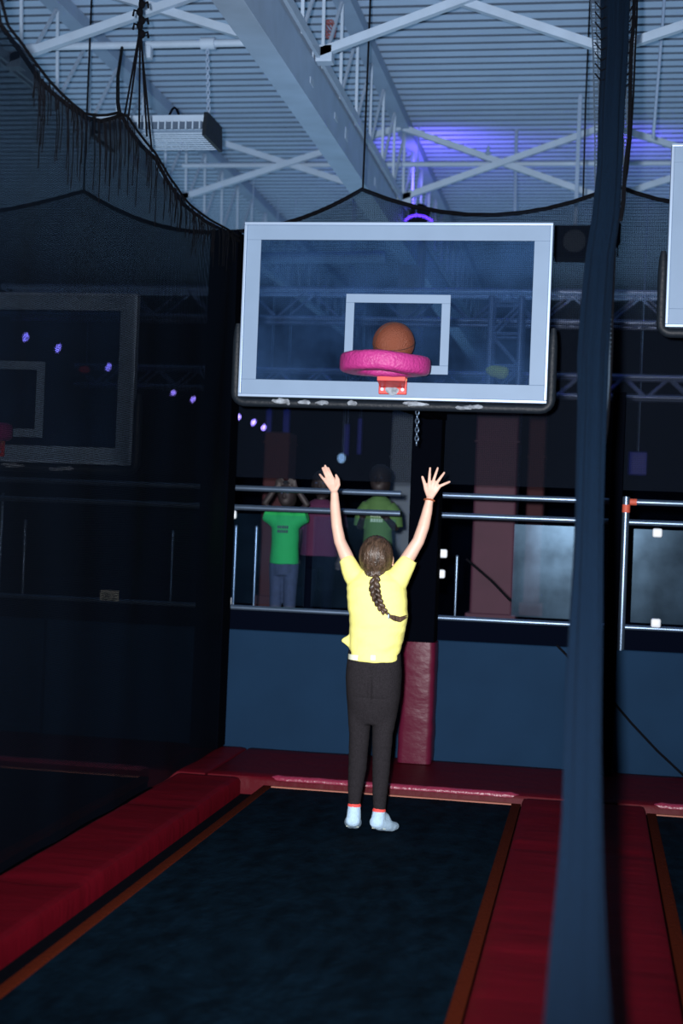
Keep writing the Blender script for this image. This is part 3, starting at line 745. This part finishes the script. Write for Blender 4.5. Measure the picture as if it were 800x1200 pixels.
for px0, px1, py0, py1, y, lb in ((311, 318, 480, 510, 15, 'blue light bar under the left corner of the middle backboard'), (331, 339, 480, 511, 15, 'second blue light bar under the left corner of the backboard'), (402, 409, 497, 540, 15, 'tall blue light bar above the raised left hand'), (418, 424, 490, 532, 15, 'tall blue light bar right of the white spot'), (736, 758, 530, 556, 15, 'blue lit panel between the gathered net and the right railing')):
    a, b = at(px0, py1, Y=y), at(px1, py0, Y=y)
    r = empty('light_bar', (a.x, y, a.z), lb, 'light', 'blue light bars in the dark hall')
    MB().box((a.x, y, a.z), (b.x, y+.03, b.z), .006).build('glow_panel', M['ledblue'], r, smooth=False)
    MB().box((a.x-.01, y+.025, a.z-.01), (b.x+.01, y+.06, b.z+.01), .004).build('housing', M['black'], r, smooth=False); hanger(r, (a.x+b.x)/2, y+.045, b.z)
c = at(400, 537, Y=14.6); r = empty('spot_lamp', c, 'small pale round spot lamp glowing above the raised left hand', 'lamp')
MB().ell(c, (.042, .02, .05), 14, 9).build('lens', M['spotw'], r); MB().tube([c+V((0, .01, 0)), c+V((0, .14, 0))], .055, 12).build('lamp_can', M['black'], r); hanger(r, c.x, c.y+.08, c.z+.04)
c = at(99, 433, Y=12); r = empty('red_lamp', c, 'dim red lamp behind the left backboard glass', 'lamp')
MB().ell(c, (.05, .03, .03), 12, 8).build('lens', M['redlamp'], r); MB().box(c+V((-.06, .01, -.04)), c+V((.06, .08, .04)), .01).build('housing', M['black'], r); hanger(r, c.x, c.y+.045, c.z+.04)
# loudspeaker hung from the truss
c = at(673, 286, Y=11.5); r = empty('loudspeaker', c, 'black loudspeaker hanging right of the middle backboard', 'loudspeaker')
MB().box(c+V((-.16, -.12, -.13)), c+V((.16, .12, .13)), .015).build('cabinet', M['black'], r, smooth=False)
MB().tube([c+V((0, -.125, 0)), c+V((0, -.118, 0))], .09, 20).build('cone', M['rubber'], r)
MB().bar(c+V((0, 0, .13)), (c.x, c.y, ZD+.02), .03).build('hanging_bracket', M['chord'], r, smooth=False)
# notice and cables
a = at(119, 703, Y=8.36); b = at(141, 692, Y=8.36)
r = empty('notice', (a.x, 8.36, a.z), 'small pale printed notice low on the railing behind the left net', 'notice')
MB().box((a.x, 8.326, a.z), (b.x, 8.336, b.z), .002).build('plate', M['paper'], r, smooth=False)
for k in range(4): MB().box((a.x+.008, 8.324, a.z+.008+k*.011), (b.x-.008-.012*(k % 2), 8.328, a.z+.012+k*.011)).build('text_line', M['ink'], r, smooth=False)
def cable(pts, y, label):
    tag(MB().tube([at(px, py, Y=y) for px, py in pts], .007, 8).build('wall_cable', M['rope']), label, 'cable')
cable([(718, 822), (740, 848), (770, 880), (800, 908), (840, 945)], YW-.012, 'dark cable running down the low wall right of the gathered net')
cable([(546, 655), (575, 680), (598, 704)], 8.30, 'dark cable slanting across the railing before the maroon column')
cable([(652, 756), (664, 768), (676, 783)], YW-.012, 'short dark cable on the low wall left of the gathered net')

# ------------------------------------------------------------------ people
GY = at(430, 977, Z=0).y
PX = GY/F*1.012
print('girl at', at(430, 977, Z=0))
def G(px, py, dy=0): return at(px, py, Y=GY+dy)
def hring(cx, cy, hw, dep, dy=0, n=36, pw=.85):
    c = G(cx, cy, dy); out = []
    for k in range(n):
        a = 2*math.pi*k/n; q = lambda t: math.copysign(abs(t)**pw, t)
        out.append(c+V((hw*PX*q(math.cos(a)), dep*q(math.sin(a)), 0)))
    return out
girl = empty('person', (G(430, 977).x, GY+.05, 0), 'girl in a yellow t-shirt and dark leggings on tiptoe with both arms raised', 'person')
HC = G(441, 653, -.005); TILT = Matrix.Rotation(.42, 3, 'X')
b = MB()
# trunk, neck, head
b.rings([hring(437, 832, 26, .07), hring(437, 805, 29, .088), hring(438, 775, 27, .075), hring(440, 745, 26, .068), hring(441, 715, 28, .075), hring(441, 690, 29, .076), hring(441, 674, 24, .058), hring(441, 668, 12, .04)])
b.limb([G(441, 680, .0), G(441, 664, .005)], [.040, .036])
b.ell(HC+V((0, .008, 0)), (.066, .080, .090), 24, 16, rot=TILT)
b.ell(HC+TILT @ V((0, .048, -.045)), (.046, .045, .050), 18, 12, rot=TILT)     # jaw
b.limb([HC+TILT @ V((0, .086, .012)), HC+TILT @ V((0, .100, -.014))], [.008, .012], 10)  # nose
b.limb([HC+TILT @ V((-.018, .086, -.044)), HC+TILT @ V((.018, .086, -.044))], [.006, .006], 8)  # lips
for s in (-1, 1):
    b.ell(HC+TILT @ V((s*.070, .002, -.012)), (.010, .020, .028), 12, 8, rot=TILT)
    b.ell(HC+TILT @ V((s*.028, .070, .030)), (.022, .014, .008), 10, 8, rot=TILT)    # brow
# arms
LA = [G(416, 676, 0), G(407, 655, .01), G(398, 634, .015), G(394.5, 616, .02), G(392.5, 596, .035), G(391.8, 579, .045)]
RA = [G(464, 674, 0), G(477, 655, .005), G(490, 634, .01), G(496, 617, .015), G(500, 601, .025), G(503, 586, .03)]
b.limb(LA, [.034, .0325, .0275, .0255, .0235, .0185]); b.limb(RA, [.034, .0325, .0280, .0275, .0240, .0185])
def hand(wr, kn, tips, thumb, wy, rk=.0072):
    w_ = G(*wr, wy)
    ks = [G(*k, wy+.012) for k in kn]
    for k, t in zip(ks, tips):
        m = w_.lerp(k, .25); b.limb([w_.lerp(k, .05), w_.lerp(k, .55)+V((0, .003, 0)), k], [.0125, .0105, rk+.0015], 12)
        tt = G(*t, wy+.030); mid = k.lerp(tt, .48)+V((0, -.004, 0)); b.limb([k, mid, tt], [rk+.0005, rk-.0002, rk-.0016], 12)
    tb, tm, te = [G(*t, wy+.012+.006*i) for i, t in enumerate(thumb)]
    b.limb([w_.lerp(tb, .4), tb, tm, te], [.011, .0105, .0085, .0066], 12)
    b.limb([ks[0].lerp(w_, .12), ks[-1].lerp(w_, .12)], [.0085, .0085], 12)
hand((391.6, 577), [(390.2, 561.5), (386.8, 560), (383.8, 561), (381.4, 564)], [(384.6, 548.5), (380.8, 545.5), (377.8, 548.5), (374.6, 556)], [(396.3, 568), (396, 562), (393.6, 557)], .045)
hand((503.4, 585), [(502.6, 566.5), (507.2, 565), (511.6, 566), (514.6, 570)], [(503.8, 548.5), (512.8, 548.5), (520.4, 554), (526.6, 564.6)], [(499.3, 574), (497.2, 566), (494.8, 559)], .03)
# legs and feet
LL = [(421, 812, 15), (420.8, 833, 13), (420.8, 860, 11), (418.8, 898, 10), (416.5, 920, 8.4), (414.9, 946, 7)]
RL = [(453, 812, 15), (451, 833, 13), (448, 860, 11), (446.5, 898, 9.6), (445.2, 922, 8.4), (444, 952, 7)]
for L_ in (LL, RL): b.limb([G(x, y, .0) for x, y, r_ in L_], [r_*PX*.80 for x, y, r_ in L_])
def foot(mb, ax, ay, tx, grow=0):
    an = G(ax, ay, .0); gz = .0
    heel = V((an.x+(-.002 if tx < 0 else -.006), an.y-.012, .058)); ballp = V((an.x+tx, an.y+.085, .024)); toe = V((an.x+tx*1.35, an.y+.125, .018))
    mb.limb([an+V((0, 0, .02)), an.lerp(heel, .5), heel], [.026+grow, .028+grow, .0255+grow])
    for s in (-1, 1):
        o_ = V((s*.013, 0, 0)); mb.limb([heel+o_*.4, heel.lerp(ballp, .55)+o_*.8, ballp+o_, toe+o_], [.0255+grow, .026+grow, .0215+grow*.7, .0165+grow*.7])
    mb.limb([an+V((0, .005, .0)), an.lerp(ballp, .5)+V((0, 0, .012)), ballp], [.027+grow, .025+grow, .020+grow])
    return heel, ballp, toe
foot(b, 414.8, 950, -.016); foot(b, 443.8, 956, .034)
remesh(b.build('body', M['skin'], girl), .0034, 3)
for s in (-1, 1):
    MB().ell(HC+TILT @ V((s*.028, .078, .014)), (.012, .007, .008), 12, 8, rot=TILT).build('eye', M['white'], girl)
# socks
for ax, ay, tx in ((414.8, 950, -.016), (443.8, 956, .034)):
    m = MB(); heel, ballp, toe = foot(m, ax, ay, tx, .0035)
    m.limb([G(ax, ay+1, 0), G(ax, ay+9, 0)], [.031, .031])
    sk = m.build('sock', M['sock'], girl); remesh(sk, .0036, 4)
    for v in sk.data.vertices:
        wz = v.co.z
        if wz < .0008: v.co.z = .0008
    zt_ = max(v.co.z for v in sk.data.vertices)-.006
    cf = MB(); ids = {}
    for pl in sk.data.polygons:
        vs_ = [sk.data.vertices[q] for q in pl.vertices]
        if all(zt_-.022 < v.co.z < zt_-.006 for v in vs_):
            f_ = []
            for v in vs_:
                if v.index not in ids: ids[v.index] = len(cf.v); cf.v.append(v.co+v.normal*.0022+girl.location)
                f_.append(ids[v.index])
            cf.f.append(tuple(f_)); cf.mi.append(0)
    cf.build('cuff_stripe', M['band'], sk)
    g = MB()       # rubber grip dots on the sole
    dd = (toe-heel).normalized(); 
    for i in range(9):
        for j in range(-3, 4):
            p = heel.lerp(toe, .1+.09*i)+V((j*.0085, 0, 0)); nrm = V((0, -.35, -1)).normalized()
            q = p+nrm*(.0265-.008*i/9); q.z = max(q.z, .002)
            if abs(j)*.0085 < .026: g.ell(q, (.0028, .0028, .0024), 6, 4)
    g.build('grip_dots', M['under'], sk)['kind'] = 'stuff'
# leggings
m = MB()
m.rings([hring(437.0, 848, 18, .055, 0), hring(437.0, 838, 26, .074, 0), hring(437.2, 827, 30, .086, -.003), hring(437.5, 814, 32, .098, -.007), hring(437.5, 800, 32.6, .101, -.008), hring(438, 785, 32.6, .098, -.004), hring(438.6, 766, 31, .086, 0), hring(438.8, 757, 29, .080, 0)])
for L_ in ([(421, 812, 16), (420.8, 833, 14.3), (420.8, 860, 12), (418.8, 898, 10.9), (416.5, 920, 9.2), (414.9, 941, 7.2)], [(453, 812, 16), (451, 833, 15.4), (448, 860, 12.2), (446.5, 898, 10.5), (445.2, 922, 9.3), (444.3, 946, 7.4)]):
    m.limb([G(x, y, .0) for x, y, r_ in L_], [r_*PX for x, y, r_ in L_], 22)
seat = [(G(423, 806, -.050), .052), (G(452, 806, -.050), .052)]
for c, rr in seat: m.ell(c, (rr, rr*.9, rr*1.1), 16, 10)
lg = m.build('leggings', M['legging'], girl); remesh(lg, .005, 6, .5, lambda p: .0016*noise.noise(V((p.x*14, p.y*14, p.z*60))))
bm = bmesh.new(); bm.from_mesh(lg.data)
for lo_, hi_, n_ in ((846, 796, 34), (850, 805, 20)):
    z0, z1 = G(437, lo_).z, G(437, hi_).z
    vv = [v for v in bm.verts if z0 < v.co.z+girl.location.z < z1]
    for k in range(n_): bmesh.ops.smooth_vert(bm, verts=vv, factor=.5, use_axis_x=True, use_axis_y=True, use_axis_z=True)
for v in bm.verts:      # the cleft and the creases below the seat
    p = v.co+girl.location; zc = G(437, 806).z
    if p.y < GY:
        v.co.y += .016*math.exp(-((p.x-G(437, 806).x)/.010)**2)*max(0, 1-abs(p.z-zc)/.10)
        v.co.y += .007*math.exp(-((p.z-G(437, 816).z)/.009)**2)*max(0, 1-abs(p.x-G(437, 806).x)/.11)
bm.to_mesh(lg.data); bm.free(); lg.data.shade_smooth()
tg = G(437, 770.5, -.098); MB().box(tg+V((-.011, -.004, -.012)), tg+V((.011, .002, .010)), .003).build('reflective_tag', M['tag'], girl, smooth=False)
# t-shirt
m = MB()
m.rings([hring(438.5, 774, 30.2, .100, 0), hring(439, 766, 30.2, .100, 0), hring(441, 745, 31.5, .098, 0), hring(443.5, 720, 34.5, .098, 0), hring(442, 702, 35.5, .096, 0), hring(441, 690, 35.5, .092, 0), hring(441, 680, 32, .084, 0), hring(441, 673, 24, .066, 0), hring(441, 667, 15, .048, 0)])
def sleeve(P, R):
    pts = [G(*p) for p in P]; m.tube(sum([[pts[i].lerp(pts[i+1], k/4) for k in range(4)] for i in range(len(pts)-1)], [])+[pts[-1]], sum([[R[i]+(R[i+1]-R[i])*k/4 for k in range(4)] for i in range(len(R)-1)], [])+[R[-1]], 22)
sleeve([(425, 690, 0), (414, 673, 0), (405.2, 654, .01)], [.058, .049, .0365])
sleeve([(459, 690, 0), (468, 674, 0), (480, 654.5, .005)], [.060, .050, .0375])
# hem flap standing out at the left
f0 = [G(412, 738, -.03), G(412, 738, .03), G(412, 762, .03), G(412, 762, -.03)]
f1 = [G(400.5, 749, -.02), G(400.5, 749, .0), G(400, 752, .0), G(400, 752, -.02)]
m.rings([[G(424, 742, -.06), G(424, 742, .05), G(424, 766, .05), G(424, 766, -.06)], [G(412, 742, -.045), G(412, 742, .03), G(412, 761, .03), G(412, 761, -.045)], f1])
def wr(p):
    w = G(441, 720)-girl.location; 
    low = max(0, min(1, (w.z+.10-p.z)/.30))
    return .0075*noise.noise(V((p.x*7+p.z*5, p.y*7, p.z*16)))*(.5+.9*low)+.0055*noise.noise(V((p.x*18-p.z*14, p.y*12, p.z*30)))*(.4+low)
sh = m.build('t_shirt', M['shirt'], girl); remesh(sh, .0052, 5, .5, wr)
m = MB(); m.rings([hring(427, 772.0, 19, .0985, .006), hring(427, 766, 18.5, .098, .006)])
m.build('undershirt_hem', M['under'], girl)
# bracelet
m = MB(); c0, c1 = G(502.6, 587.5, .029), G(503.0, 585.0, .031); t = (c1-c0).normalized(); x = t.cross(V((0, 1, 0))).normalized(); y = x.cross(t)
m.tube([c0.lerp(c1, .5)+x*.0225*math.cos(k*math.pi/12)+y*.0205*math.sin(k*math.pi/12) for k in range(24)], .0042, 8, closed=True)
m.build('bracelet', M['bead'], girl)
# hair
def hairpt(p): return HC+TILT @ p
m = MB()
m.ell(HC+V((0, -.010, .004)), (.0775, .088, .0985), 32, 22, rot=TILT)
m.ell(hairpt(V((0, -.055, -.055))), (.052, .045, .045), 20, 14)
hr = m.build('hair', M['hair'], girl)
remesh(hr, .004, 5)
inv = TILT.transposed()
bm = bmesh.new(); bm.from_mesh(hr.data)
hl = HC-girl.location
kill = []
for v in bm.verts:
    q = inv @ (v.co-hl)
    if q.y > .035 and q.z < .055: kill.append(v)       # leave the face free
    elif q.y > -.0 and q.z < -.030: kill.append(v)
    else:
        n = v.normal; u = math.atan2(q.x, q.z+.02)
        v.co += n*(.0016*math.sin(u*60+4*noise.noise(v.co*20)))
bmesh.ops.delete(bm, geom=kill, context='VERTS'); bm.to_mesh(hr.data); bm.free(); hr.data.shade_smooth()
# braid
path = [(440, 674, -.062, 4.2), (439, 681, -.098, 5.2), (438.6, 688, -.108, 5.6), (439.4, 694, -.111, 5.3), (441, 700, -.113, 5.0), (443.4, 706, -.115, 4.6), (446.5, 712, -.116, 4.2), (450, 717, -.116, 3.6), (454.5, 721, -.116, 2.5)]
m = MB()
dense = []
for (a, b2) in zip(path, path[1:]):
    for k in range(2): u = k/2; dense.append([a[i]+(b2[i]-a[i])*u for i in range(4)])
for i, (px, py, dy, r_) in enumerate(dense):
    s = 1 if i % 2 else -1; c = G(px+s*r_*.50, py, dy-.004*(i % 2)); rr = r_*PX
    nx = dense[min(i+1, len(dense)-1)]; dirv = (G(nx[0], nx[1], nx[2])-G(px, py, dy)); ang = math.atan2(dirv.x, -dirv.z) if dirv.length > 1e-6 else .6
    m.ell(c, (rr*.62, rr*.70, rr*1.12), 12, 9, rot=Matrix.Rotation(-ang-s*.6, 3, 'Y'))
bd = m.build('braid', M['hair'], hr)
m = MB()
c = G(455.5, 721.8, -.116); m.tube([c+V((.0, .011*math.cos(k*math.pi/8), .011*math.sin(k*math.pi/8))) for k in range(16)], .003, 6, closed=True); m.build('hair_tie', M['sock'], hr)
m = MB(); random.seed(5)
for k in range(26):
    a = random.uniform(-1, 1); e = random.uniform(0, 1)
    m.tube([G(455.5, 721.8+a*1.2, -.116), G(461+e*1.5, 724.5+a*2.2, -.113), G(467+e*2, 726.3+a*2.5-.4*e, -.110), G(471+e*6, 725-3*e+a*1.6, -.107)], [.0035, .005, .0036, .0006], 6)
m.build('braid_tuft', M['hair'], hr)

# children behind the railing, facing the lane
def kid(px, pys, y, hgt, shirt, pants, label, arms, print_mat, w=1.0, zf=.66):
    c = at(px, pys, Y=y); cx = c.x; k = (c.z-zf)/.985
    r = empty('person', (cx, y, zf), label, 'person', None)
    P = lambda x, z, dy=0: V((cx+x*k*w, y+dy*k, zf+z*k))
    b = MB()
    def hr(z, hw, dp): return [P(hw*math.cos(2*math.pi*q/24), z, dp*math.sin(2*math.pi*q/24)) for q in range(24)]
    b.rings([hr(.58, .10, .07), hr(.70, .105, .07), hr(.85, .10, .065), hr(.98, .115, .065), hr(1.02, .05, .04)])
    b.limb([P(0, .98), P(0, 1.07)], [.038*k, .034*k])
    b.ell(P(0, 1.145, -.005), (.072*k, .085*k, .10*k), 20, 14); b.ell(P(0, 1.10, -.04), (.05*k, .045*k, .05*k), 14, 10)
    b.limb([P(0, 1.15, -.088), P(0, 1.125, -.096)], [.008*k, .011*k], 8)
    for s in (-1, 1):
        b.ell(P(s*.074, 1.14, .0), (.01*k, .02*k, .026*k), 10, 8)
        if arms == 'up': A = [P(s*.12, .96), P(s*.215, 1.07, -.02), P(s*.10, 1.20, -.04)]
        elif arms == 'down': A = [P(s*.12, .96), P(s*.17, .76, 0), P(s*.17, .58, -.04)]
        else: A = [P(s*.12, .96), P(s*.17, .80, -.02), P(s*.12, .86, -.17)]
        b.limb(A, [.036*k, .029*k, .021*k])
        hd = (A[2]-A[1]).normalized(); sd = hd.cross(V((0, 1, 0))).normalized()
        b.ell(A[2]+hd*.03*k, (.022*k, .014*k, .030*k), 10, 8)
        for f in range(4): b.limb([A[2]+hd*.045*k+sd*(f-1.5)*.012*k, A[2]+hd*(.095-.008*abs(f-1.4))*k+sd*(f-1.5)*.016*k+V((0, -.012*k, 0))], [.0075*k, .006*k], 8)
        b.limb([A[2]+hd*.02*k-sd*s*.018*k, A[2]+hd*.055*k-sd*s*.036*k], [.0085*k, .0065*k], 8)
        b.limb([P(s*.065, .60), P(s*.068, .33), P(s*.072, .07)], [.062*k, .045*k, .030*k])
        b.limb([P(s*.072, .04, .02), P(s*.08, .028, -.12)], [.034*k, .027*k])
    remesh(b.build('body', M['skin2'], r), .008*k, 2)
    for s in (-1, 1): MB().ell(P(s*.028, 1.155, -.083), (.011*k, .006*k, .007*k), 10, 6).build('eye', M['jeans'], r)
    m = MB(); m.rings([hr(.59, .150, .105), hr(.63, .147, .10), hr(.75, .138, .095), hr(.92, .140, .09), hr(.99, .12, .075), hr(1.03, .05, .05)])
    for s in (-1, 1):
        if arms == 'up': m.tube([P(s*.08, .93), P(s*.14, .965), P(s*.215, .985)], [.075*k, .070*k, .058*k], 18)
        else: m.tube([P(s*.09, .95), P(s*.145, .90), P(s*.17, .80)], [.06*k, .06*k, .055*k], 18)
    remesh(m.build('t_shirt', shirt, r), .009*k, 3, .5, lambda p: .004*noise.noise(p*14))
    m = MB(); m.rings([hr(.50, .115, .09), hr(.58, .13, .092), hr(.70, .12, .085)])
    for s in (-1, 1): m.limb([P(s*.066, .58), P(s*.070, .33), P(s*.074, .08)], [.068*k, .052*k, .042*k], 18)
    remesh(m.build('trousers', pants, r), .009*k, 3)
    m = MB(); m.ell(P(0, 1.17, .014), (.082*k, .085*k, .088*k), 20, 14)
    m.ell(P(0, 1.12, .045), (.072*k, .055*k, .09*k), 16, 10); m.build('hair', M['hair2'], r)
    for s in (-1, 1):
        m = MB(); m.limb([P(s*.072, .045, .025), P(s*.08, .035, -.125)], [.038*k, .031*k]); m.build('shoe', M['jeans'], r)
    if print_mat:      # small chest print
        m = MB()
        for row in range(2):
            x = -.055
            while x < .05:
                wd = random.uniform(.010, .022); z = .872-row*.034
                m.box(P(x, z, -.104), P(x+wd, z+.024, -.094)); x += wd+.006
        m.build('chest_print', print_mat, r, smooth=False)
random.seed(11)
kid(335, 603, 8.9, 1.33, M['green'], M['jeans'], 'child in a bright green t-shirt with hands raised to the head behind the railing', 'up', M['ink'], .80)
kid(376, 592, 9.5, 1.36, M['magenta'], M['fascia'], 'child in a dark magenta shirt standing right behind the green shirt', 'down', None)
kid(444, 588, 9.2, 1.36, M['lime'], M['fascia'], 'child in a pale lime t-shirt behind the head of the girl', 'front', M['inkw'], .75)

# ------------------------------------------------------------------ light
fl = bpy.data.lights.new('camera_flash', 'SPOT'); fl.energy = 3400; fl.color = (.97, .97, 1.0); fl.spot_size = 1.25; fl.spot_blend = 1.0; fl.shadow_soft_size = .03
fo = bpy.data.objects.new('camera_flash', fl); C.objects.link(fo); fo.location = V((0, 0, H))-RT*.085+UP*.06+FW*.02
fo.rotation_euler = (FW+UP*.09).to_track_quat('-Z', 'Y').to_euler()
w = bpy.data.worlds.new('world'); sc.world = w; w.use_nodes = True
w.node_tree.nodes['Background'].inputs[0].default_value = (.25, .45, 1, 1); w.node_tree.nodes['Background'].inputs[1].default_value = .012
ul = bpy.data.lights.new('ceiling_fill', 'AREA'); ul.shape = 'RECTANGLE'; ul.size = 11; ul.size_y = 13; ul.energy = 190; ul.color = (.50, .78, 1)  # added fill light without a fixture, brightens the ceiling from below
uo = bpy.data.objects.new('ceiling_fill', ul); C.objects.link(uo); uo.location = (-2, 13.6, 3.3); uo.rotation_euler = (math.pi, 0, 0)
sc.view_settings.view_transform = 'Standard'; sc.view_settings.look = 'None'; sc.view_settings.gamma = 1; sc.view_settings.use_curve_mapping = False
sc.view_settings.exposure = 0
sc.cycles.transparent_max_bounces = 24
